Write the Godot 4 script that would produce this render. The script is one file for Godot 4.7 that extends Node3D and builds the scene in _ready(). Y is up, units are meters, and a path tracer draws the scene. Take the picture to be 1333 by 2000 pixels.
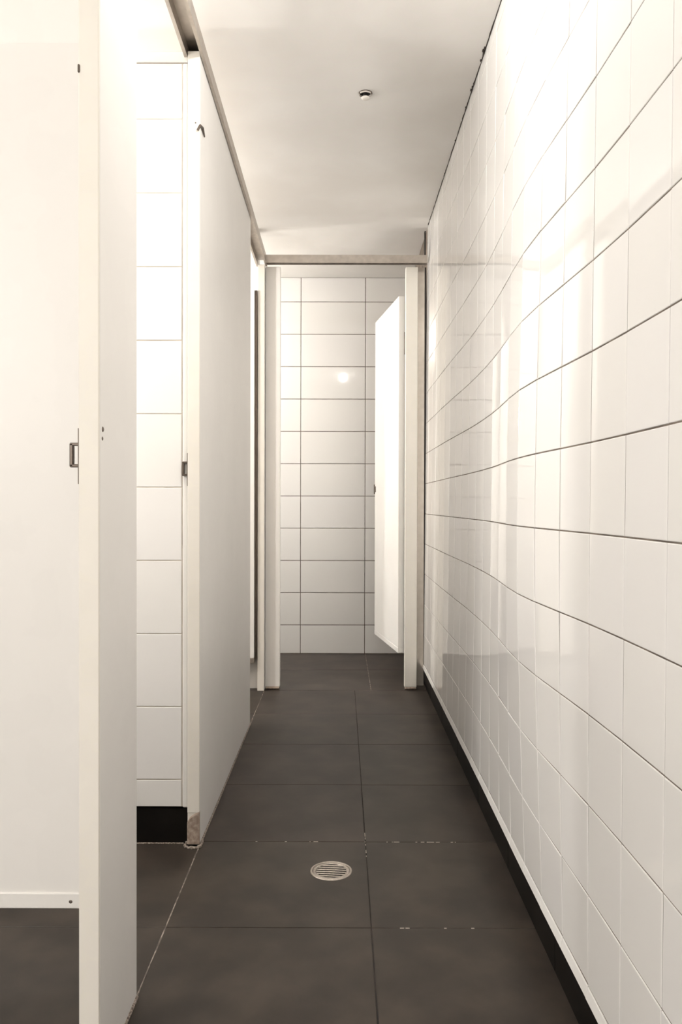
extends Node3D
# A narrow corridor beside toilet cubicles. x = right, y = up, depth d runs along -z from the camera.

const EYE := 0.925
const FLOOR_PITCH := 0.448
const LAMP_COLOR := Color(1.0, 0.99, 0.975)
var M := {}
var used := {}
var rng := RandomNumberGenerator.new()
var mesh_cache := {}

# ---------------------------------------------------------------- helpers
func P(x: float, y: float, d: float) -> Vector3:
	return Vector3(x, y, -d)

func numbered(called: String) -> String:
	if not used.has(called):
		used[called] = 0
		return called
	used[called] += 1
	return "%s_%03d" % [called, used[called]]

func thing(called: String, label: String, category: String, at: Vector3, group := "") -> Node3D:
	var o := Node3D.new()
	o.name = numbered(called)
	o.position = at
	add_child(o)
	o.set_meta("label", label)
	o.set_meta("category", category)
	if group:
		o.set_meta("group", group)
	return o

func struct(called: String, label: String, category: String) -> Node3D:
	var o := Node3D.new()
	o.name = numbered(called)
	add_child(o)
	o.set_meta("kind", "structure")
	o.set_meta("label", label)
	o.set_meta("category", category)
	return o

func part(parent: Node3D, called: String, mesh: Mesh, m: Material, at := Vector3.ZERO, basis_ := Basis.IDENTITY) -> MeshInstance3D:
	var o := MeshInstance3D.new()
	o.name = called
	o.mesh = mesh
	o.material_override = m
	o.transform = Transform3D(basis_, at)
	o.cast_shadow = GeometryInstance3D.SHADOW_CASTING_SETTING_ON
	parent.add_child(o, true)
	return o

func start() -> SurfaceTool:
	var st := SurfaceTool.new()
	st.begin(Mesh.PRIMITIVE_TRIANGLES)
	return st

# one flat quad, corners anticlockwise as seen from its front; n is its normal
func quad(st: SurfaceTool, a: Vector3, b: Vector3, c: Vector3, d: Vector3) -> void:
	var n := (b - a).cross(c - a)
	if n.length() < 1e-14:
		n = (c - a).cross(d - a)
	n = n.normalized()
	for v in [a, c, b, a, d, c]:
		st.set_normal(n)
		st.add_vertex(v)

func tri(st: SurfaceTool, a: Vector3, b: Vector3, c: Vector3) -> void:
	var n := (b - a).cross(c - a).normalized()
	for v in [a, c, b]:
		st.set_normal(n)
		st.add_vertex(v)

# box with bevelled edges between two corners, appended
func bevel_box(st: SurfaceTool, lo: Vector3, hi: Vector3, b: float) -> void:
	var c := (lo + hi) * 0.5
	var h := (hi - lo) * 0.5
	b = minf(b, minf(h.x, minf(h.y, h.z)) * 0.9)
	# corner points: for axis k, the corner lies on the face across k
	var pt := func(s: Vector3, k: int) -> Vector3:
		var q := h - Vector3(b, b, b)
		q[k] = h[k]
		return c + Vector3(q.x * s.x, q.y * s.y, q.z * s.z)
	for k in 3:
		var i := (k + 1) % 3
		var j := (k + 2) % 3
		for s in [-1.0, 1.0]:
			var cs: Array = []
			for ij in [[-1, -1], [1, -1], [1, 1], [-1, 1]]:
				var g := Vector3.ZERO
				g[k] = s
				g[i] = ij[0]
				g[j] = ij[1]
				cs.append(pt.call(g, k))
			if s > 0:
				quad(st, cs[0], cs[1], cs[2], cs[3])
			else:
				quad(st, cs[3], cs[2], cs[1], cs[0])
	if b <= 0.0:
		return
	for k in 3:   # edges along axis k
		var i := (k + 1) % 3
		var j := (k + 2) % 3
		for si in [-1.0, 1.0]:
			for sj in [-1.0, 1.0]:
				var g0 := Vector3.ZERO
				g0[i] = si
				g0[j] = sj
				g0[k] = -1
				var g1 := g0
				g1[k] = 1
				var a: Vector3 = pt.call(g0, i)
				var e: Vector3 = pt.call(g1, i)
				var f: Vector3 = pt.call(g1, j)
				var d: Vector3 = pt.call(g0, j)
				var n := (e - a).cross(f - a)
				if n.dot(a - c) > 0:
					quad(st, a, e, f, d)
				else:
					quad(st, d, f, e, a)
	for sx in [-1.0, 1.0]:
		for sy in [-1.0, 1.0]:
			for sz in [-1.0, 1.0]:
				var g := Vector3(sx, sy, sz)
				var a: Vector3 = pt.call(g, 0)
				var e: Vector3 = pt.call(g, 1)
				var f: Vector3 = pt.call(g, 2)
				if (e - a).cross(f - a).dot(a - c) > 0:
					tri(st, a, e, f)
				else:
					tri(st, a, f, e)

func box(lo: Vector3, hi: Vector3, b := 0.0015) -> ArrayMesh:
	var st := start()
	bevel_box(st, Vector3(minf(lo.x, hi.x), minf(lo.y, hi.y), minf(lo.z, hi.z)), Vector3(maxf(lo.x, hi.x), maxf(lo.y, hi.y), maxf(lo.z, hi.z)), b)
	return st.commit()

# tile of w x h, its face at z = 0 looking along +z, t thick, edges eased by b
func tile_mesh(w: float, h: float, t: float, b: float) -> ArrayMesh:
	var key := "%.4f %.4f %.4f %.4f" % [w, h, t, b]
	if mesh_cache.has(key):
		return mesh_cache[key]
	var st := start()
	var x := w / 2
	var y := h / 2
	var i := [Vector3(-x + b, -y + b, 0), Vector3(x - b, -y + b, 0), Vector3(x - b, y - b, 0), Vector3(-x + b, y - b, 0)]
	var mid := [Vector3(-x + b * .3, -y + b * .3, -b * .3), Vector3(x - b * .3, -y + b * .3, -b * .3), Vector3(x - b * .3, y - b * .3, -b * .3), Vector3(-x + b * .3, y - b * .3, -b * .3)]
	var o := [Vector3(-x, -y, -b), Vector3(x, -y, -b), Vector3(x, y, -b), Vector3(-x, y, -b)]
	var r := [Vector3(-x, -y, -t), Vector3(x, -y, -t), Vector3(x, y, -t), Vector3(-x, y, -t)]
	quad(st, i[0], i[1], i[2], i[3])
	for k in 4:
		var l := (k + 1) % 4
		quad(st, mid[k], mid[l], i[l], i[k])
		quad(st, o[k], o[l], mid[l], mid[k])
		quad(st, r[k], r[l], o[l], o[k])
	quad(st, r[3], r[2], r[1], r[0])
	mesh_cache[key] = st.commit()
	return mesh_cache[key]

# lathe a profile of (radius, height) points round y
func lathe(profile: Array, n := 40) -> ArrayMesh:
	var st := start()
	st.set_smooth_group(0)
	for k in n:
		var a0 := TAU * k / n
		var a1 := TAU * (k + 1) / n
		for q in profile.size() - 1:
			var p0: Vector2 = profile[q]
			var p1: Vector2 = profile[q + 1]
			var v := [Vector3(cos(a0) * p0.x, p0.y, sin(a0) * p0.x), Vector3(cos(a1) * p0.x, p0.y, sin(a1) * p0.x), Vector3(cos(a1) * p1.x, p1.y, sin(a1) * p1.x), Vector3(cos(a0) * p1.x, p1.y, sin(a0) * p1.x)]
			for t in [[0, 1, 2], [0, 2, 3]]:
				var a: Vector3 = v[t[0]]
				var b: Vector3 = v[t[1]]
				var c: Vector3 = v[t[2]]
				if (b - a).cross(c - a).length() > 1e-14:
					st.add_vertex(a)
					st.add_vertex(b)
					st.add_vertex(c)
	st.generate_normals()
	return st.commit()

# closed bar with a round section along a list of points
func tube(st: SurfaceTool, pts: Array, radii: Array, n := 8) -> void:
	var rings: Array = []
	for k in pts.size():
		var p: Vector3 = pts[k]
		var dir: Vector3 = (pts[mini(k + 1, pts.size() - 1)] - pts[maxi(k - 1, 0)]).normalized()
		var up := Vector3.UP if absf(dir.y) < 0.9 else Vector3.RIGHT
		var u := dir.cross(up).normalized()
		var w := u.cross(dir).normalized()
		var ring: Array = []
		for q in n:
			var a := TAU * q / n
			ring.append(p + (u * cos(a) + w * sin(a)) * float(radii[k]))
		rings.append(ring)
	for k in pts.size() - 1:
		for q in n:
			var l := (q + 1) % n
			quad(st, rings[k][q], rings[k + 1][q], rings[k + 1][l], rings[k][l])
	for q in range(1, n - 1):
		tri(st, rings[0][0], rings[0][q], rings[0][q + 1])
		tri(st, rings[-1][0], rings[-1][q + 1], rings[-1][q])

# ---------------------------------------------------------------- materials
func noise_image(seed_: int, freq: float, octaves: int, size: int, a: Color, b: Color, sharp := 1.0, kind := FastNoiseLite.TYPE_SIMPLEX_SMOOTH) -> ImageTexture:
	var n := FastNoiseLite.new()
	n.seed = seed_
	n.noise_type = kind
	n.frequency = freq
	n.fractal_octaves = octaves
	var src := n.get_seamless_image(size, size)
	var im := Image.create(size, size, false, Image.FORMAT_RGB8)
	for y in size:
		for x in size:
			var v := src.get_pixel(x, y).r
			v = clampf((v - 0.5) * sharp + 0.5, 0.0, 1.0)
			im.set_pixel(x, y, a.lerp(b, v))
	return ImageTexture.create_from_image(im)

func mat(c: Color, rough: float, metal := 0.0, spec := 0.5) -> StandardMaterial3D:
	var m := StandardMaterial3D.new()
	m.albedo_color = c
	m.roughness = rough
	m.metallic = metal
	m.metallic_specular = spec
	return m

func tri_tex(m: StandardMaterial3D, tex: Texture2D, scale_: float) -> StandardMaterial3D:
	m.albedo_texture = tex
	m.uv1_triplanar = true
	m.uv1_world_triplanar = true
	m.uv1_scale = Vector3.ONE * scale_
	return m

func make_materials() -> void:
	var white := Color(1, 1, 1)
	# glazed wall tiles, three close batches of cream white
	M.tile = []
	for c in [Color8(248, 246, 243), Color8(247, 245, 242), Color8(248, 246, 244)]:
		M.tile.append(mat(c, 0.04, 0.0, 0.5))
	M.grout = tri_tex(mat(white, 0.9), noise_image(3, 0.03, 3, 256, Color8(92, 82, 74), Color8(136, 124, 113), 1.4), 1.7)
	M.grout_pale = tri_tex(mat(white, 0.9), noise_image(4, 0.03, 3, 256, Color8(188, 178, 167), Color8(214, 205, 194), 1.4), 1.7)
	# matt white laminate of the cubicles
	M.laminate = tri_tex(mat(white, 0.42, 0.0, 0.4), noise_image(5, 0.012, 4, 256, Color8(243, 240, 236), Color8(246, 243, 239), 1.3), 0.9)
	M.banding = tri_tex(mat(white, 0.45, 0.0, 0.4), noise_image(6, 0.02, 3, 256, Color8(242, 237, 227), Color8(245, 240, 231), 1.3), 1.3)
	M.door = tri_tex(mat(white, 0.36, 0.0, 0.4), noise_image(7, 0.012, 3, 256, Color8(246, 243, 239), Color8(248, 246, 242), 1.3), 0.8)
	# painted ceiling with roller marks and a few dull patches
	M.ceiling = tri_tex(mat(white, 0.8), noise_image(8, 0.006, 4, 512, Color8(240, 236, 231), Color8(247, 244, 240), 1.5), 0.55)
	M.plaster = tri_tex(mat(white, 0.75), noise_image(9, 0.01, 4, 256, Color8(243, 240, 236), Color8(247, 245, 241), 1.3), 0.6)
	# charcoal porcelain floor tiles, mottled
	M.floor = []
	for k in 3:
		var lo: Color = [Color8(50, 44, 39), Color8(53, 45, 41), Color8(49, 43, 38)][k]
		var hi: Color = [Color8(66, 58, 51), Color8(68, 59, 53), Color8(64, 56, 50)][k]
		var m := tri_tex(mat(white, 0.46, 0.0, 0.4), noise_image(20 + k, 0.012, 5, 512, lo, hi, 1.6), 0.85)
		M.floor.append(m)
	M.floor_grout = tri_tex(mat(white, 0.9), noise_image(30, 0.04, 3, 256, Color8(48, 42, 38), Color8(70, 62, 56), 1.6), 1.9)
	M.floor_grout_dark = tri_tex(mat(white, 0.9), noise_image(31, 0.04, 3, 256, Color8(34, 30, 27), Color8(54, 48, 44), 1.6), 1.9)
	M.floor_grout_light = tri_tex(mat(white, 0.8), noise_image(32, 0.05, 3, 256, Color8(84, 76, 69), Color8(158, 147, 136), 2.2), 2.3)
	M.residue = mat(Color8(184, 174, 163), 0.85)
	M.skirting = tri_tex(mat(white, 0.5, 0.0, 0.25), noise_image(33, 0.02, 3, 256, Color8(20, 17, 15), Color8(28, 24, 21), 1.3), 1.1)
	# metals
	M.rail = tri_tex(mat(white, 0.38, 0.75), noise_image(40, 0.05, 2, 256, Color8(176, 167, 158), Color8(190, 182, 172), 1.3), 2.0)
	M.filler = tri_tex(mat(white, 0.16, 0.6), noise_image(41, 0.05, 2, 256, Color8(206, 197, 187), Color8(214, 206, 196), 1.3), 2.0)
	M.steel = tri_tex(mat(white, 0.34, 0.7), noise_image(42, 0.06, 3, 256, Color8(176, 166, 156), Color8(206, 197, 187), 1.5), 7.0)
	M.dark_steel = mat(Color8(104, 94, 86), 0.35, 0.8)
	M.screw = mat(Color8(120, 110, 102), 0.4, 0.6)
	M.dirt = mat(Color8(58, 50, 45), 0.95)
	M.gap_shade = mat(Color8(38, 33, 30), 0.8)  # shade of the narrow gaps beside the wall, put into a dark colour
	M.sealant = tri_tex(mat(white, 0.6), noise_image(43, 0.06, 3, 256, Color8(92, 80, 72), Color8(190, 178, 166), 2.2), 9.0)
	M.stain = tri_tex(mat(white, 0.75), noise_image(44, 0.05, 4, 256, Color8(150, 132, 119), Color8(186, 170, 156), 1.6), 5.0)
	M.drain_well = mat(Color8(26, 22, 20), 0.8)  # near-black: the shade of a deep hollow is put into the colour
	M.sensor_collar = mat(Color8(206, 198, 189), 0.5)
	M.sensor = mat(Color8(236, 230, 222), 0.35)
	# the room lamps, none of them in view; the ceiling sensor above does not emit
	M.lamp_trim = mat(Color8(236, 230, 222), 0.35)
	M.lamp_dome = mat(Color8(255, 250, 242), 0.5)
	M.lamp_dome.emission_enabled = true
	M.lamp_dome.emission = Color(1.0, 0.95, 0.88)
	M.lamp_dome.emission_energy_multiplier = 3.0

# ---------------------------------------------------------------- shape of the uneven right-hand wall
func wall_x(y: float, d: float) -> float:
	var along := exp(-pow((d - 1.74) / 0.36, 2.0))
	var up := sin(PI * clampf((y - 0.08) / 2.2, 0.0, 1.0))
	var tall := pow(up, 0.9) * (1.0 - 0.28 * clampf((y - 0.8) / 0.6, 0.0, 1.0))
	return 0.4165 + 0.006 * (y - 1.0) - 0.031 * along * tall + 0.006 * exp(-pow((d - 2.65) / 0.4, 2.0)) * up

func ceil_y(d: float) -> float:
	return 2.235 + 0.0175 * d

func tile_at(parent: Node3D, called: String, w: float, h: float, centre: Vector3, normal: Vector3, t := 0.008, b := 0.0012, m: Material = null) -> MeshInstance3D:
	var z := normal.normalized()
	var x := Vector3.UP.cross(z).normalized()
	var y := z.cross(x).normalized()
	return part(parent, called, tile_mesh(w, h, t, b), m if m else M.tile[rng.randi() % 3], centre, Basis(x, y, z))

func build_floor() -> void:
	var f := struct("floor", "charcoal porcelain tiled floor of the corridor and cubicles", "floor")
	part(f, "screed", box(P(-1.9, -0.16, 5.2), P(0.6, -0.011, -2.7), 0.0), M.floor_grout_dark)
	var g := 0.0015
	var xs := [-1.70, -1.279, -0.831, -0.383, 0.067, 0.43]
	var d0 := 1.747
	var ds: Array = []
	for k in range(-9, 6):
		ds.append(d0 + FLOOR_PITCH * k)      # last one is 3.987
	for r in ds.size() - 1:
		for c in xs.size() - 1:
			var x0: float = xs[c] + g
			var x1: float = xs[c + 1] - g
			var a: float = ds[r] + g
			var b: float = ds[r + 1] - g
			var m: Material = M.floor[rng.randi() % 3]
			if c == 3 and absf(ds[r] - d0) < 0.01:
				part(f, "floor_tile", tile_with_hole(x0, x1, a, b, Vector2(-0.0244, 2.02), 0.050), m)
			else:
				part(f, "floor_tile", tile_mesh(x1 - x0, b - a, 0.010, 0.0009), m, P((x0 + x1) / 2, rng.randf_range(-0.0004, 0.0), (a + b) / 2), Basis(Vector3.RIGHT, Vector3(0, 0, -1), Vector3.UP))
	# the last cubicle starts a new set of joints
	var xf := [-1.70, -1.30, -0.85, -0.40, 0.148, 0.43]
	for r in [[3.987, 4.485], [4.485, 4.985]]:
		for c in xf.size() - 1:
			var w: float = xf[c + 1] - xf[c] - 2 * g
			part(f, "floor_tile", tile_mesh(w, r[1] - r[0] - 2 * g, 0.010, 0.0009), M.floor[rng.randi() % 3], P((xf[c] + xf[c + 1]) / 2, 0, (r[0] + r[1]) / 2), Basis(Vector3.RIGHT, Vector3(0, 0, -1), Vector3.UP))
	# grout lines, a little below the tiles
	for c in [1, 2]:
		part(f, "grout_line", box(P(xs[c] - g, -0.011, -2.5), P(xs[c] + g, -0.0012, 3.987), 0), M.floor_grout)
	part(f, "grout_line", box(P(xs[3] - 0.0014, -0.011, -2.5), P(xs[3] + 0.0014, 0.0004, 3.987), 0.0002), M.floor_grout_light)
	part(f, "grout_line", box(P(xs[4] - g, -0.011, -2.5), P(xs[4] + g, -0.0012, 3.987), 0), M.floor_grout_dark)
	for d in ds:
		for c in xs.size() - 1:
			part(f, "grout_line", box(P(xs[c] + g, -0.011, d - g), P(xs[c + 1] - g, -0.0009, d + g), 0), M.floor_grout)
	for c in range(1, 5):
		part(f, "grout_line", box(P(xf[c] - g, -0.011, 3.989), P(xf[c] + g, -0.0006, 4.985), 0), M.floor_grout if c != 4 else M.floor_grout_light)
	part(f, "grout_line", box(P(-1.7, -0.011, 4.485 - g), P(0.43, -0.0012, 4.485 + g), 0), M.floor_grout)
	# crumbs of pale mineral residue left in the joints round the drain
	var st := start()
	var r2 := RandomNumberGenerator.new()
	r2.seed = 91
	var spots: Array = []
	for k in 30:
		var x := r2.randf_range(-0.38, 0.36)
		if x < -0.12 and r2.randf() < 0.6 or x > -0.02 and x < 0.02:
			continue
		spots.append([x, 2.195, 0.002 + 0.022 * pow(r2.randf(), 2.5), true])
	for k in 14:
		spots.append([0.067, r2.randf_range(2.10, 2.26), r2.randf_range(0.003, 0.012), false])
	for k in 5:
		spots.append([r2.randf_range(0.1, 0.34), 1.747, r2.randf_range(0.003, 0.01), true])
	for s in spots:
		var l: float = s[2]
		var w := r2.randf_range(0.0007, 0.0013)
		if s[3]:
			bevel_box(st, P(s[0] - l / 2, -0.0012, s[1] + w), P(s[0] + l / 2, 0.0003, s[1] - w), 0.0003)
		else:
			bevel_box(st, P(s[0] - w, -0.0014, s[1] + l / 2), P(s[0] + w, 0.0003, s[1] - l / 2), 0.0003)
	var o := part(f, "mineral_residue", st.commit(), M.residue)
	o.set_meta("kind", "stuff")

func tile_with_hole(x0: float, x1: float, a: float, b: float, c: Vector2, r: float) -> ArrayMesh:
	var angles: Array = []
	for k in 48:
		angles.append(TAU * k / 48)
	for q in [Vector2(x0, a), Vector2(x1, a), Vector2(x1, b), Vector2(x0, b)]:
		angles.append(fposmod((q - c).angle(), TAU))
	angles.sort()
	var edge := func(t: float) -> Vector2:
		var v := Vector2(cos(t), sin(t))
		var s := INF
		if v.x > 1e-9: s = minf(s, (x1 - c.x) / v.x)
		if v.x < -1e-9: s = minf(s, (x0 - c.x) / v.x)
		if v.y > 1e-9: s = minf(s, (b - c.y) / v.y)
		if v.y < -1e-9: s = minf(s, (a - c.y) / v.y)
		return c + v * s
	var st := start()
	for k in angles.size():
		var t0: float = angles[k]
		var t1: float = angles[(k + 1) % angles.size()]
		var o0: Vector2 = edge.call(t0)
		var o1: Vector2 = edge.call(t1)
		var i0 := c + Vector2(cos(t0), sin(t0)) * r
		var i1 := c + Vector2(cos(t1), sin(t1)) * r
		quad(st, P(i0.x, 0, i0.y), P(o0.x, 0, o0.y), P(o1.x, 0, o1.y), P(i1.x, 0, i1.y))
		quad(st, P(o0.x, 0, o0.y), P(o0.x, -0.010, o0.y), P(o1.x, -0.010, o1.y), P(o1.x, 0, o1.y))
		quad(st, P(i1.x, 0, i1.y), P(i1.x, -0.010, i1.y), P(i0.x, -0.010, i0.y), P(i0.x, 0, i0.y))
	return st.commit()

func build_ceiling() -> void:
	var c := struct("ceiling", "off-white painted ceiling over the corridor and cubicles", "ceiling")
	var st := start()
	var y0 := ceil_y(-2.7)
	var y1 := ceil_y(5.2)
	var v := [P(-1.9, y0, -2.7), P(0.6, y0, -2.7), P(0.6, y1, 5.2), P(-1.9, y1, 5.2)]
	var u := Vector3(0, 0.12, 0)
	quad(st, v[3], v[2], v[1], v[0])
	quad(st, v[0] + u, v[1] + u, v[2] + u, v[3] + u)
	for k in 4:
		var l := (k + 1) % 4
		quad(st, v[k], v[l], v[l] + u, v[k] + u)
	part(c, "plasterboard", st.commit(), M.ceiling)
	# ragged dark joint where the ceiling meets the tiled wall
	var r2 := RandomNumberGenerator.new()
	r2.seed = 7
	var pts: Array = []
	var rad: Array = []
	var d := 0.6
	while d < 4.0:
		var y := ceil_y(d)
		pts.append(P(wall_x(y, d) - 0.0005 + r2.randf_range(-0.0008, 0.0008), y, d))
		var lump := 0.0016 + 0.0012 * r2.randf()
		if d > 2.15 and d < 2.75 and r2.randf() < 0.3:
			lump += 0.0028 * r2.randf()
		rad.append(lump)
		d += 0.02
	var sb := start()
	tube(sb, pts, rad, 6)
	part(c, "joint_bead", sb.commit(), M.dirt).set_meta("label", "ragged dark sealant bead in the ceiling corner")
	var sm := start()
	for s in [[2.405, 0.0075], [2.39, 0.0055], [2.46, 0.005], [2.62, 0.005], [2.64, 0.006], [2.76, 0.0045], [3.02, 0.004], [3.33, 0.0035]]:
		var dd: float = s[0]
		var y := ceil_y(dd)
		var q: float = s[1]
		tube(sm, [P(wall_x(y, dd) - q * 0.9, y - 0.0015, dd - q), P(wall_x(y, dd) - q * 0.7, y - 0.0018, dd + q * 0.3), P(wall_x(y, dd) - q * 0.3, y - 0.0012, dd + q)], [q * 0.4, q * 0.6, q * 0.3], 6)
	part(c, "dirt_lump", sm.commit(), M.dirt).set_meta("kind", "stuff")

func build_wall_right() -> void:
	var w := struct("wall_right", "right wall of square glossy cream tiles with dark grout", "wall")
	# solid wall with the grout level as its front
	var st := start()
	var ys: Array = []
	for k in 31:
		ys.append(0.098 + (2.31 - 0.098) * k / 30.0)
	var dd: Array = []
	for k in 101:
		dd.append(-2.6 + 7.7 * k / 100.0)
	for a in dd.size() - 1:
		for b in ys.size() - 1:
			var q := func(y: float, d: float) -> Vector3: return P(wall_x(y, d) + 0.0014, y, d)
			var v := [q.call(ys[b], dd[a]), q.call(ys[b + 1], dd[a]), q.call(ys[b + 1], dd[a + 1]), q.call(ys[b], dd[a + 1])]
			quad(st, v[0], v[1], v[2], v[3])
	var x1 := 0.56
	for a in dd.size() - 1:
		quad(st, P(wall_x(0.098, dd[a]) + .0014, 0.098, dd[a]), P(wall_x(0.098, dd[a + 1]) + .0014, 0.098, dd[a + 1]), P(x1, 0.098, dd[a + 1]), P(x1, 0.098, dd[a]))
	part(w, "grout", st.commit(), M.grout)
	part(w, "masonry", box(P(0.47, -0.1, -2.7), P(0.62, 2.42, 5.2), 0), M.plaster)
	# tiles
	var gap := 0.0021
	var pitch := 0.15
	var far := start()
	var row_y: Array = [[0.1065, 0.128]]
	for k in 15:
		var y0 := 0.128 + pitch * k
		row_y.append([y0, minf(y0 + pitch, 2.305)])
	var col := 0
	for k in range(-24, 22):
		var a := 1.026 + pitch * (k - 1)
		if a > 3.97:
			break
		var b := minf(a + pitch, 4.02)
		for r in row_y:
			var y0: float = r[0]
			var y1: float = minf(r[1], ceil_y((a + b) / 2) + 0.004)
			if y1 - y0 < 0.012:
				continue
			var yc := (y0 + y1) / 2
			var dc := (a + b) / 2
			var e := 0.06
			var gy := (wall_x(yc + e, dc) - wall_x(yc - e, dc)) / (2 * e)
			var gd := (wall_x(yc, dc + e) - wall_x(yc, dc - e)) / (2 * e)
			var ty := Vector3(gy, 1, 0)
			var tz := Vector3(gd, 0, -1)
			var n := ty.cross(tz).normalized()
			if n.x > 0:
				n = -n
			n = (n + Vector3(0, rng.randf_range(-1, 1) * 0.0013, rng.randf_range(-1, 1) * 0.0013)).normalized()
			var centre := P(wall_x(yc, dc) + rng.randf_range(-0.00025, 0.00025), yc, dc)
			if y0 < 0.12:
				n = (n + Vector3(0, 0.24, 0)).normalized()    # the cut bottom row kicks out
				centre.x -= 0.003
			var m: Material = M.tile[rng.randi() % 3]
			if a > 0.85 and b < 3.2:
				tile_at(w, "tile" if y0 > 0.12 else "cut_tile", b - a - gap, y1 - y0 - gap, centre, n, 0.009, 0.0013, m)
			else:
				var z := n
				var x := Vector3.UP.cross(z).normalized()
				var y := z.cross(x).normalized()
				far.append_from(tile_mesh(b - a - gap, y1 - y0 - gap, 0.009, 0.0013), 0, Transform3D(Basis(x, y, z), centre))
		col += 1
	part(w, "distant_tiles", far.commit(), M.tile[0]).set_meta("kind", "stuff")
	# black skirting under the tiles
	var s := struct("baseboard_right", "black tiled skirting below the glossy right wall", "baseboard")
	var d := -2.3 + 0.3
	while d < 3.98:
		var d1 := minf(d + FLOOR_PITCH, 4.02)
		part(s, "skirting_tile", box(P(0.4245, 0.0, d + 0.001), P(0.436, 0.104, d1 - 0.001), 0.0012), M.skirting)
		d = d1
	part(s, "backing", box(P(0.433, -0.01, -2.5), P(0.475, 0.106, 5.0), 0), M.skirting)

func build_wall_back() -> void:
	var w := struct("wall_back", "end wall of wide cream tiles behind the open far door", "wall")
	var d := 4.968
	part(w, "grout", box(P(-1.8, -0.05, d + 0.0016), P(0.6, 2.40, d + 0.14), 0), M.grout)
	var xs := [-1.70, -1.449, -1.051, -0.653, -0.2545, 0.1435, 0.46]
	var ys := [0.001, 0.178, 0.3775, 0.577, 0.7765, 0.976, 1.1755, 1.375, 1.5745, 1.774, 1.9735, 2.173, 2.322]
	var g := 0.0038
	for r in ys.size() - 1:
		for c in xs.size() - 1:
			var n := Vector3(rng.randf_range(-1, 1) * 0.0015, rng.randf_range(-1, 1) * 0.0015, 1)
			tile_at(w, "tile", xs[c + 1] - xs[c] - g, ys[r + 1] - ys[r] - g, P((xs[c] + xs[c + 1]) / 2, (ys[r] + ys[r + 1]) / 2, d), n, 0.009, 0.0012)

func build_wall_dividers() -> void:
	# tiled wall between the first and the second cubicle
	var w := struct("wall_divider_near", "low wall of wide cream tiles inside the open cubicle", "wall")
	var d := 2.176
	var x1 := -0.4165
	part(w, "masonry", box(P(-1.8, 0.1025, d + 0.0016), P(x1 - 0.003, 2.112, d + 0.11), 0), M.grout_pale)
	part(w, "cap", box(P(-1.8, 2.114, d - 0.004), P(x1, 2.142, d + 0.115), 0.003), M.door)
	var xs := [-1.70, -1.633, -1.233, -0.833, -0.433]
	var ys: Array = [0.102]
	for k in 10:
		ys.append(0.176 + 0.1985 * k)
	ys.append(2.112)
	var g := 0.0025
	for r in ys.size() - 1:
		for c in xs.size() - 1:
			var n := Vector3(rng.randf_range(-1, 1) * 0.0015, rng.randf_range(-1, 1) * 0.0015, 1)
			tile_at(w, "tile", xs[c + 1] - xs[c] - g, ys[r + 1] - ys[r] - g, P((xs[c] + xs[c + 1]) / 2, (ys[r] + ys[r + 1]) / 2, d), n, 0.009, 0.0012)
	part(w, "corner_bead", box(P(-0.4315, 0.100, d - 0.001), P(x1, 2.112, d + 0.02), 0.003), M.door)
	var s := struct("baseboard_divider", "black skirting under the low tiled cubicle wall", "baseboard")
	part(s, "skirting_tile", box(P(-1.0, 0, d + 0.004), P(x1, 0.096, d + 0.03), 0.001), M.skirting)
	part(s, "skirting_tile", box(P(-1.8, 0, d + 0.004), P(-1.003, 0.096, d + 0.03), 0.001), M.skirting)
	part(s, "sealant_line", box(P(-1.7, 0, d + 0.001), P(x1 - 0.012, 0.003, d + 0.005), 0.0008), M.sealant)
	# plain wall between the second and the last cubicle
	var f := struct("wall_divider_far", "plain cream wall behind the far cubicle door", "wall")
	part(f, "plaster", box(P(-1.8, -0.01, 4.030), P(-0.420, 2.40, 4.10), 0.002), M.plaster)
	# outer shell, beside and behind the camera
	var l := struct("wall_left", "plain cream outer wall of the cubicles", "wall")
	part(l, "plaster", box(P(-1.85, -0.1, -2.7), P(-1.70, 2.42, 5.2), 0), M.plaster)
	var b := struct("wall_front", "plain cream wall closing the corridor", "wall")
	part(b, "plaster", box(P(-1.85, -0.1, -2.62), P(0.6, 2.42, -2.50), 0), M.plaster)

# ---------------------------------------------------------------- cubicles
func screw_head(parent: Node3D, called: String, r: float, at: Vector3, axis: Vector3, m: Material) -> void:
	var y := axis.normalized()
	var x := y.cross(Vector3(0.3, 0.9, 0.2)).normalized()
	part(parent, called, lathe([Vector2(0, r * 0.45), Vector2(r * 0.55, r * 0.38), Vector2(r * 0.9, r * 0.18), Vector2(r, -r * 0.2)], 14), m, at, Basis(x, y, x.cross(y)))

# bent keeper that catches a door's bolt, on the inner side of a panel edge
func keeper(parent: Node3D, x: float, y: float, d: float) -> void:
	var k := part(parent, "keeper_plate", box(P(-0.0016, -0.044, -0.001), P(0.0, 0.044, 0.028), 0.0004), M.dark_steel, P(x, y, d) - parent.position)
	var st := start()
	bevel_box(st, P(-0.0155, 0.0145, 0.011), P(-0.001, 0.0195, 0.002), 0.001)
	bevel_box(st, P(-0.0155, -0.0195, 0.011), P(-0.001, -0.0145, 0.002), 0.001)
	bevel_box(st, P(-0.0162, -0.0190, 0.011), P(-0.0100, 0.0190, 0.002), 0.0015)
	part(k, "keeper_loop", st.commit(), M.dark_steel, Vector3(0, 0.002, 0)).set_meta("label", "dark metal keeper loop")

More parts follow.
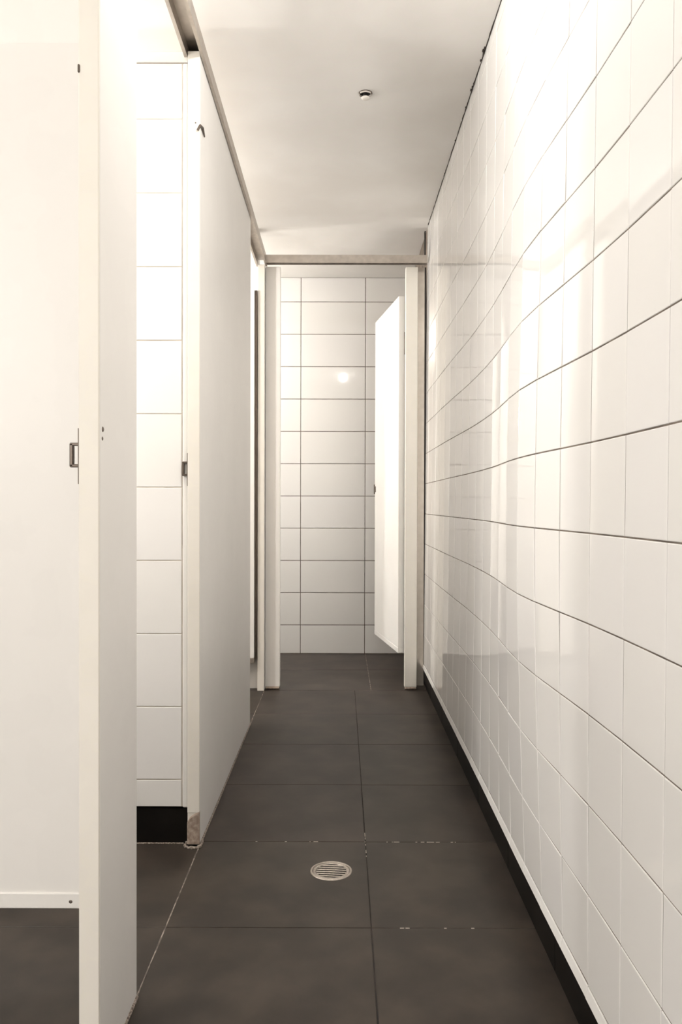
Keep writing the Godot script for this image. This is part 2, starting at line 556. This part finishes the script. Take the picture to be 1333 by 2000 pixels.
func build_pilaster() -> void:
	var o := thing("cubicle_pilaster", "narrow white pilaster panel with a metal keeper loop halfway up its edge", "panel", P(-0.399, 0, 1.38))
	part(o, "panel", box(P(-0.415, 0.001, 1.272), P(-0.383, 2.142, 1.50), 0.0012), M.laminate, -o.position)
	part(o, "edge_banding", box(P(-0.415, 0.001, 1.266), P(-0.383, 2.142, 1.272), 0.0012), M.banding, -o.position)
	keeper(o, -0.415, 1.0, 1.268)
	screw_head(o, "screw", 0.0046, P(-0.383, 1.044, 1.286) - o.position, Vector3.RIGHT, M.screw)
	screw_head(o, "screw", 0.0034, P(-0.383, 1.029, 1.284) - o.position, Vector3.RIGHT, M.screw)
	part(o, "door_buffer", box(P(-0.4158, 1.6005, 1.2635), P(-0.4125, 1.6135, 1.268), 0.0012), M.dark_steel, -o.position)
	var st := start()
	tube(st, [P(-0.381, 0.0015, 1.27), P(-0.381, 0.002, 1.38), P(-0.3815, 0.0015, 1.497)], [0.0028, 0.0026, 0.003], 6)
	part(o, "floor_sealant", st.commit(), M.sealant, -o.position)

func build_partition() -> void:
	var o := thing("cubicle_partition", "white cubicle partition with a strip along its raised bottom edge", "partition", P(-1.05, 0.19, 1.46))
	part(o, "panel", box(P(-1.70, 0.216, 1.45), P(-0.4155, 1.752, 1.482), 0.0012), M.laminate, -o.position)
	var rl := part(o, "bottom_rail", box(P(-1.70, 0.192, 1.4465), P(-0.4155, 0.2205, 1.4855), 0.0018), M.laminate, -o.position)
	screw_head(rl, "screw", 0.0042, P(-0.489, 0.205, 1.4475), Vector3.BACK, M.screw)

func door_parts(o: Node3D, width: float, y0: float, y1: float, hinges: Array, rail_mat: Material) -> void:
	# leaf from the hinge at local x = 0 to x = -width, thickness along local z
	part(o, "leaf", box(Vector3(-width, y0 + 0.026, -0.016), Vector3(0, y1, 0.016), 0.0015), M.door)
	part(o, "bottom_rail", box(Vector3(-width, y0, -0.0165), Vector3(0, y0 + 0.0265, 0.0165), 0.0015), rail_mat)
	for h in hinges:
		var k := part(o, "hinge", box(Vector3(-0.0005, h - 0.045, -0.012), Vector3(0.0012, h + 0.045, 0.0155), 0.0003), M.door)
		var st := start()
		tube(st, [Vector3(0.0030, h - 0.056, -0.0135), Vector3(0.0030, h + 0.056, -0.0135)], [0.0024, 0.0024], 10)
		part(k, "knuckle", st.commit(), M.dark_steel)

func latch(o: Node3D, width: float, y: float, side: float) -> void:
	var k := part(o, "latch", box(Vector3(-width + 0.002, y - 0.028, side * 0.0155), Vector3(-width + 0.044, y + 0.028, side * 0.021), 0.0015), M.dark_steel)
	part(k, "turn_knob", box(Vector3(-width + 0.012, y - 0.016, side * 0.020), Vector3(-width + 0.022, y + 0.016, side * 0.036), 0.002), M.dark_steel)

func build_doors() -> void:
	# first cubicle: open inwards, edge-on behind the partition
	var a := thing("cubicle_door", "white cubicle door standing open behind the white partition", "door", P(-0.418, 0, 1.516))
	door_parts(a, 0.62, 0.196, 1.99, [], M.rail)
	latch(a, 0.62, 1.01, -1.0)
	# second cubicle: open inwards against the plain wall
	var b := thing("cubicle_door", "white cubicle door folded back against the plain wall beside the far corner post", "door", P(-0.430, 0, 3.962))
	door_parts(b, 0.60, 0.142, 1.975, [], M.rail)
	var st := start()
	bevel_box(st, Vector3(0.001, 0.16, -0.014), Vector3(0.0125, 1.975, 0.004), 0.0008)  # strip fills the hinge gap, whose shade is painted in by dark metal
	part(b, "gap_shade_strip", st.commit(), M.dark_steel).set_meta("label", "dark strip with the shade of the hinge gap in its colour")
	latch(b, 0.60, 1.01, 1.0)
	# last cubicle: ajar across the end of the corridor
	var c := thing("cubicle_door", "white far door standing open in front of the tiled end wall", "door", P(0.3005, 0, 4.048))
	var swing := Node3D.new()
	c.rotation.y = -deg_to_rad(81.0)
	door_parts(c, 0.60, 0.176, 1.972, [1.735], M.door)
	var l := part(c, "latch", box(Vector3(-0.604, 0.985, -0.011), Vector3(-0.598, 1.039, 0.022), 0.001), M.dark_steel)
	part(l, "turn_knob", box(Vector3(-0.598, 0.995, 0.0155), Vector3(-0.575, 1.029, 0.0235), 0.002), M.dark_steel)
	swing.free()

func build_wall_panel() -> void:
	var o := thing("cubicle_screen", "long white cubicle screen beside the drain with a brown stained foot", "screen", P(-0.399, 0, 2.76))
	var q := -o.position
	part(o, "panel", box(P(-0.4155, 0.004, 2.169), P(-0.383, 2.138, 3.362), 0.0012), M.laminate, q)
	part(o, "edge_banding", box(P(-0.4155, 0.090, 2.163), P(-0.383, 2.138, 2.169), 0.0012), M.banding, q)
	keeper(o, -0.4155, 1.018, 2.165)
	# swollen, browned foot of the panel edge with an uneven upper outline
	var st := start()
	var prof := [[-0.4158, 0.066], [-0.409, 0.078], [-0.401, 0.085], [-0.393, 0.089], [-0.3826, 0.094]]
	for k in prof.size() - 1:
		var x0: float = prof[k][0]
		var x1: float = prof[k + 1][0]
		var a: float = prof[k][1]
		var b: float = prof[k + 1][1]
		var f0 := 2.1612 - 0.0012 * sin(PI * k / 4.0)
		var f1 := 2.1612 - 0.0012 * sin(PI * (k + 1) / 4.0)
		quad(st, P(x0, 0.006, f0 + .001), P(x1, 0.006, f1 + .001), P(x1, b - 0.004, f1), P(x0, a - 0.004, f0))
		quad(st, P(x0, a - 0.004, f0), P(x1, b - 0.004, f1), P(x1, b, 2.1625), P(x0, a, 2.1625))
		quad(st, P(x0, a, 2.1625), P(x1, b, 2.1625), P(x1, b, 2.17), P(x0, a, 2.17))
	quad(st, P(-0.3826, 0.006, 2.1622), P(-0.3826, 0.006, 2.170), P(-0.3826, 0.094, 2.170), P(-0.3826, 0.09, 2.1612))
	quad(st, P(-0.4158, 0.006, 2.170), P(-0.4158, 0.006, 2.1622), P(-0.4158, 0.062, 2.1612), P(-0.4158, 0.066, 2.170))
	part(o, "stained_foot", st.commit(), M.stain, q).set_meta("label", "brown stained and swollen foot of the panel")
	part(o, "edge_foot", box(P(-0.4150, 0.004, 2.164), P(-0.3835, 0.091, 2.169), 0.0008), M.banding, q)
	# sealant squeezed out round the foot and along the base
	st = start()
	var ring: Array = []
	var rr: Array = []
	var r2 := RandomNumberGenerator.new()
	r2.seed = 15
	for k in 22:
		var t := k / 21.0
		var p: Vector3
		if t < 0.25:
			p = P(-0.4215, 0.003, lerpf(2.185, 2.156, t / 0.25))
		elif t < 0.75:
			p = P(lerpf(-0.4215, -0.380, (t - 0.25) / 0.5), 0.003, 2.152 - 0.005 * sin(PI * (t - 0.25) / 0.5))
		else:
			p = P(-0.3800, 0.003, lerpf(2.152, 2.20, (t - 0.75) / 0.25))
		ring.append(p + Vector3(r2.randf_range(-1, 1) * 0.0015, r2.randf_range(-1, 1) * 0.001, r2.randf_range(-1, 1) * 0.0015))
		rr.append(r2.randf_range(0.0026, 0.0052))
	tube(st, ring, rr, 7)
	part(o, "foot_sealant", st.commit(), M.sealant, q)
	st = start()
	tube(st, [P(-0.3812, 0.002, 2.19), P(-0.3812, 0.002, 2.6), P(-0.3815, 0.002, 3.0), P(-0.3812, 0.002, 3.36)], [0.0030, 0.0026, 0.0024, 0.0026], 6)
	part(o, "base_sealant", st.commit(), M.sealant, q)
	# bent metal clip left on the upper corner
	st = start()
	tube(st, [P(-0.3885, 1.925, 2.1605), P(-0.3815, 1.938, 2.1600)], [0.0032, 0.0032], 6)
	tube(st, [P(-0.3815, 1.938, 2.1600), P(-0.3795, 1.943, 2.185), P(-0.3795, 1.932, 2.215)], [0.0032, 0.0036, 0.002], 6)
	part(o, "bent_clip", st.commit(), M.dark_steel, q).set_meta("label", "small bent dark metal clip")
	screw_head(o, "screw", 0.0022, P(-0.3945, 1.946, 2.163) + q, Vector3.BACK, M.screw)

func channel(st: SurfaceTool, a: Vector3, b: Vector3, w: float, h: float, lip: float) -> void:
	# upside-down U section swept from a to b; a, b are the lower outer corner, w goes across to the left of travel, h up
	var dir := (b - a).normalized()
	var across := Vector3.UP.cross(dir).normalized() * w
	var ac := across / w
	var up := Vector3(0, h, 0)
	var prof: Array = [Vector2(0, 0), Vector2(0, h), Vector2(w, h), Vector2(w, 0), Vector2(w - lip, 0), Vector2(w - lip, h - 0.006), Vector2(lip, h - 0.006), Vector2(lip, 0)]
	for k in prof.size():
		var p: Vector2 = prof[k]
		var q: Vector2 = prof[(k + 1) % prof.size()]
		var p0 := a + ac * p.x + Vector3.UP * p.y
		var q0 := a + ac * q.x + Vector3.UP * q.y
		var p1 := b + ac * p.x + Vector3.UP * p.y
		var q1 := b + ac * q.x + Vector3.UP * q.y
		quad(st, p0, q0, q1, p1)
	for e in [[a, false], [b, true]]:
		var base: Vector3 = e[0]
		for r in [[0.0, 0.0, lip, h], [w - lip, 0.0, w, h], [lip, h - 0.006, w - lip, h]]:
			var c0 := base + ac * float(r[0]) + Vector3.UP * float(r[1])
			var c1 := base + ac * float(r[2]) + Vector3.UP * float(r[1])
			var c2 := base + ac * float(r[2]) + Vector3.UP * float(r[3])
			var c3 := base + ac * float(r[0]) + Vector3.UP * float(r[3])
			if e[1]:
				quad(st, c3, c2, c1, c0)
			else:
				quad(st, c0, c1, c2, c3)

func build_rails() -> void:
	var o := thing("top_rail", "grey aluminium channel rail along the tops of the cubicle panels", "rail", P(-0.395, 2.13, 2.4))
	var st := start()
	channel(st, P(-0.3725, 2.149, 0.2), P(-0.3725, 2.104, 4.0), 0.054, 0.038, 0.009)
	part(o, "channel", st.commit(), M.rail, -o.position)
	# corner post where the cubicle front meets the cross frame
	var c := thing("corner_post", "slim white corner post at the end of the cubicle front", "post", P(-0.399, 0, 3.99))
	part(c, "panel", box(P(-0.416, 0.001, 3.972), P(-0.383, 2.104, 4.036), 0.0012), M.laminate, -c.position)
	part(c, "edge_banding", box(P(-0.416, 0.001, 3.966), P(-0.383, 2.104, 3.972), 0.0012), M.banding, -c.position)
	# frame across the end of the corridor
	var f := thing("door_frame", "white post-and-rail door frame across the end of the corridor", "door frame", P(0.02, 0, 4.01))
	part(f, "post", box(P(-0.381, 0.014, 4.004), P(-0.3075, 2.104, 4.036), 0.0015), M.laminate, -f.position)
	part(f, "post", box(P(0.3150, 0.014, 4.000), P(0.3755, 2.104, 4.034), 0.002), M.banding, -f.position)
	for x in [[-0.377, -0.311], [0.318, 0.372]]:
		var st2 := start()
		tube(st2, [P(x[0], 0.008, 4.006), P((x[0] + x[1]) / 2, 0.009, 4.002), P(x[1], 0.008, 4.006)], [0.007, 0.006, 0.0075], 7)
		bevel_box(st2, P(x[0], 0.0, 4.03), P(x[1], 0.015, 4.008), 0.002)
		part(f, "foot", st2.commit(), M.stain, -f.position)
	part(f, "filler_strip", box(P(0.3755, 0.020, 4.010), P(0.4115, 2.104, 4.030), 0.0015), M.filler, -f.position).set_meta("label", "shiny metal filler strip beside the tiled wall")
	part(f, "gap_shade", box(P(0.4112, 0.10, 4.008), P(0.4175, 2.104, 4.03), 0), M.gap_shade, -f.position)  # dark strip painting the shaded gap between frame and tiles
	part(f, "upper_gap_shade", box(P(0.4085, 2.142, 4.01), P(0.4155, 2.285, 4.03), 0.001), M.gap_shade, -f.position)  # shadow gap in the corner over the header, painted as a dark strip
	var st3 := start()
	channel(st3, P(0.4165, 2.104, 3.975), P(-0.3745, 2.104, 3.975), 0.042, 0.038, 0.005)
	part(f, "header", st3.commit(), M.rail, -f.position)

func build_drain() -> void:
	var o := thing("floor_drain", "round steel floor drain with slotted grate", "drain", P(-0.0244, 0, 2.02))
	part(o, "rim", lathe([Vector2(0.0475, -0.006), Vector2(0.0478, 0.0012), Vector2(0.0488, 0.0019), Vector2(0.0508, 0.0019), Vector2(0.0528, 0.0008), Vector2(0.0530, -0.0001)].map(func(v): return Vector2(v.x, v.y)), 56), M.steel)
	part(o, "well", lathe([Vector2(0.0, -0.0095), Vector2(0.0495, -0.0092), Vector2(0.0497, -0.004)], 40), M.drain_well)  # shallow; darkness of a deeper drain is put into its colour
	# slotted plate: a ring plus bars, all set a few degrees off the corridor
	var turn := Basis(Vector3.UP, deg_to_rad(-5.0))
	part(o, "grate_ring", lathe([Vector2(0.0385, -0.0008), Vector2(0.0385, 0.0007), Vector2(0.0468, 0.0007), Vector2(0.0470, -0.005)], 48), M.steel)
	var r := 0.0392
	var step := 0.0114
	for k in range(-3, 3):
		var z := (k + 0.5) * step
		var half := 0.0026
		var s0 := sqrt(r * r - pow(absf(z) + half, 2))
		part(o, "bar", box(Vector3(-s0 - 0.0025, -0.0008, z - half), Vector3(s0 + 0.0025, 0.0007, z + half), 0.0005), M.steel, Vector3(0, 0, 0), turn)
	for s in [-1, 1]:
		# blank segments fore and aft, where the plate has no slots
		var st := start()
		for q in 16:
			var x0 := -0.0136 + 0.0272 * q / 16
			var x1 := -0.0136 + 0.0272 * (q + 1) / 16
			var z0 := 0.0368
			quad(st, Vector3(x0, 0.0006, s * z0), Vector3(x1, 0.0006, s * z0), Vector3(x1, 0.0006, s * maxf(z0, sqrt(0.0395 * 0.0395 - x1 * x1))), Vector3(x0, 0.0006, s * maxf(z0, sqrt(0.0395 * 0.0395 - x0 * x0))))
		part(o, "plate_segment", st.commit(), M.steel, Vector3.ZERO, turn)

func build_sensor() -> void:
	var d := 2.665
	var o := thing("ceiling_sensor", "tiny round ceiling fitting with a white dome", "sensor", P(0.0745, ceil_y(d), d))
	o.rotation.x = atan(0.0175)
	part(o, "collar", lathe([Vector2(0.0215, 0.001), Vector2(0.0220, -0.004), Vector2(0.0205, -0.0065), Vector2(0.0185, -0.0060), Vector2(0.0175, -0.0010)], 36), M.sensor_collar)
	part(o, "shadow_gap", lathe([Vector2(0.0212, 0.0), Vector2(0.0228, -0.0002), Vector2(0.0232, -0.0014), Vector2(0.0215, -0.0024)], 36), M.dark_steel)  # dark ring painting the shadow line between collar and ceiling
	part(o, "recess", lathe([Vector2(0.0180, -0.0012), Vector2(0.0, -0.0014)], 30), M.drain_well)  # flat disc, the shade inside the collar put into its dark colour
	part(o, "stem", lathe([Vector2(0.0075, 0.0), Vector2(0.0075, -0.0150)], 20), M.drain_well)
	part(o, "dome", lathe([Vector2(0.0125, -0.0135), Vector2(0.0140, -0.0150), Vector2(0.0135, -0.0175), Vector2(0.0100, -0.0205), Vector2(0.0050, -0.0222), Vector2(0.0, -0.0226)], 30), M.sensor)
	for k in 3:
		var a := TAU * k / 3 + 0.5
		part(o, "clip", box(Vector3(-0.0016, -0.0085, -0.0012), Vector3(0.0016, -0.0005, 0.0012), 0.0003), M.dark_steel, Vector3(cos(a) * 0.0222, 0, sin(a) * 0.0222))

# opal dome lamp; "out" is the direction it sticks out of the ceiling or wall, k its size
func build_lamp(at: Vector3, out: Vector3, k: float, label: String, energy: float, group := "") -> void:
	var o := thing("dome_lamp", label, "lamp", at, group)
	var y := -out
	var x := Vector3.BACK.cross(y).normalized()
	var turn := Basis(x, y, x.cross(y)) * Basis.from_scale(Vector3.ONE * k)
	part(o, "trim_ring", lathe([Vector2(0.048, 0.0), Vector2(0.048, -0.010), Vector2(0.056, -0.012), Vector2(0.062, -0.008), Vector2(0.062, 0.0)], 40), M.lamp_trim, Vector3.ZERO, turn)
	part(o, "opal_dome", lathe([Vector2(0.0480, -0.008), Vector2(0.0440, -0.030), Vector2(0.0380, -0.044), Vector2(0.0280, -0.055), Vector2(0.0150, -0.061), Vector2(0.0, -0.063)], 36), M.lamp_dome, Vector3.ZERO, turn)
	var l := OmniLight3D.new()
	l.name = "light"
	l.light_size = 0.028 * k
	l.light_energy = energy
	l.light_color = LAMP_COLOR
	l.shadow_enabled = true
	l.omni_range = 12.0
	l.omni_attenuation = 2.0
	l.position = out * 0.034 * k
	o.add_child(l)

func _ready() -> void:
	rng.seed = 4217
	# --- camera
	var cam := Camera3D.new()
	cam.fov = rad_to_deg(2.0 * atan(1000.0 / 1570.0))
	cam.position = P(0, EYE, 0)
	cam.rotation = Vector3(-atan(15.0 / 1570.0), atan(1.5 / 1570.0), deg_to_rad(0.14))
	cam.near = 0.03
	cam.current = true
	add_child(cam)
	# --- surroundings: the room is closed, no daylight
	var we := WorldEnvironment.new()
	var e := Environment.new()
	e.background_mode = Environment.BG_COLOR
	e.background_color = Color(0, 0, 0)
	e.tonemap_mode = Environment.TONE_MAPPER_LINEAR
	e.tonemap_exposure = 1.25
	e.sdfgi_enabled = true
	e.ssao_enabled = true
	e.ssil_enabled = true
	we.environment = e
	add_child(we)
	make_materials()
	# --- lamps
	build_lamp(P(0.015, ceil_y(1.62), 1.62), Vector3.DOWN, 0.75, "small opal dome lamp on the corridor ceiling", 0.26)
	for a in [
		[1.50, -0.8, 1.58, "opal wall lamp by the entrance, lowest of the wall lamps"],
		[1.66, 1.74, 0.52, "opal wall lamp at the back of the open cubicle"],
		[1.90, 3.10, 1.08, "opal wall lamp at the back of the second cubicle"],
		[1.90, 4.45, 0.74, "opal wall lamp at the back of the last cubicle"],
	]:
		build_lamp(P(-1.70, a[0], a[1]), Vector3.RIGHT, 1.6, a[3], a[2], "opal lamps on the cubicle back wall")
	# --- setting
	build_floor()
	build_ceiling()
	build_wall_right()
	build_wall_back()
	build_wall_dividers()
	# --- cubicles
	build_wall_panel()
	build_pilaster()
	build_partition()
	build_doors()
	build_rails()
	# --- small things
	build_drain()
	build_sensor()
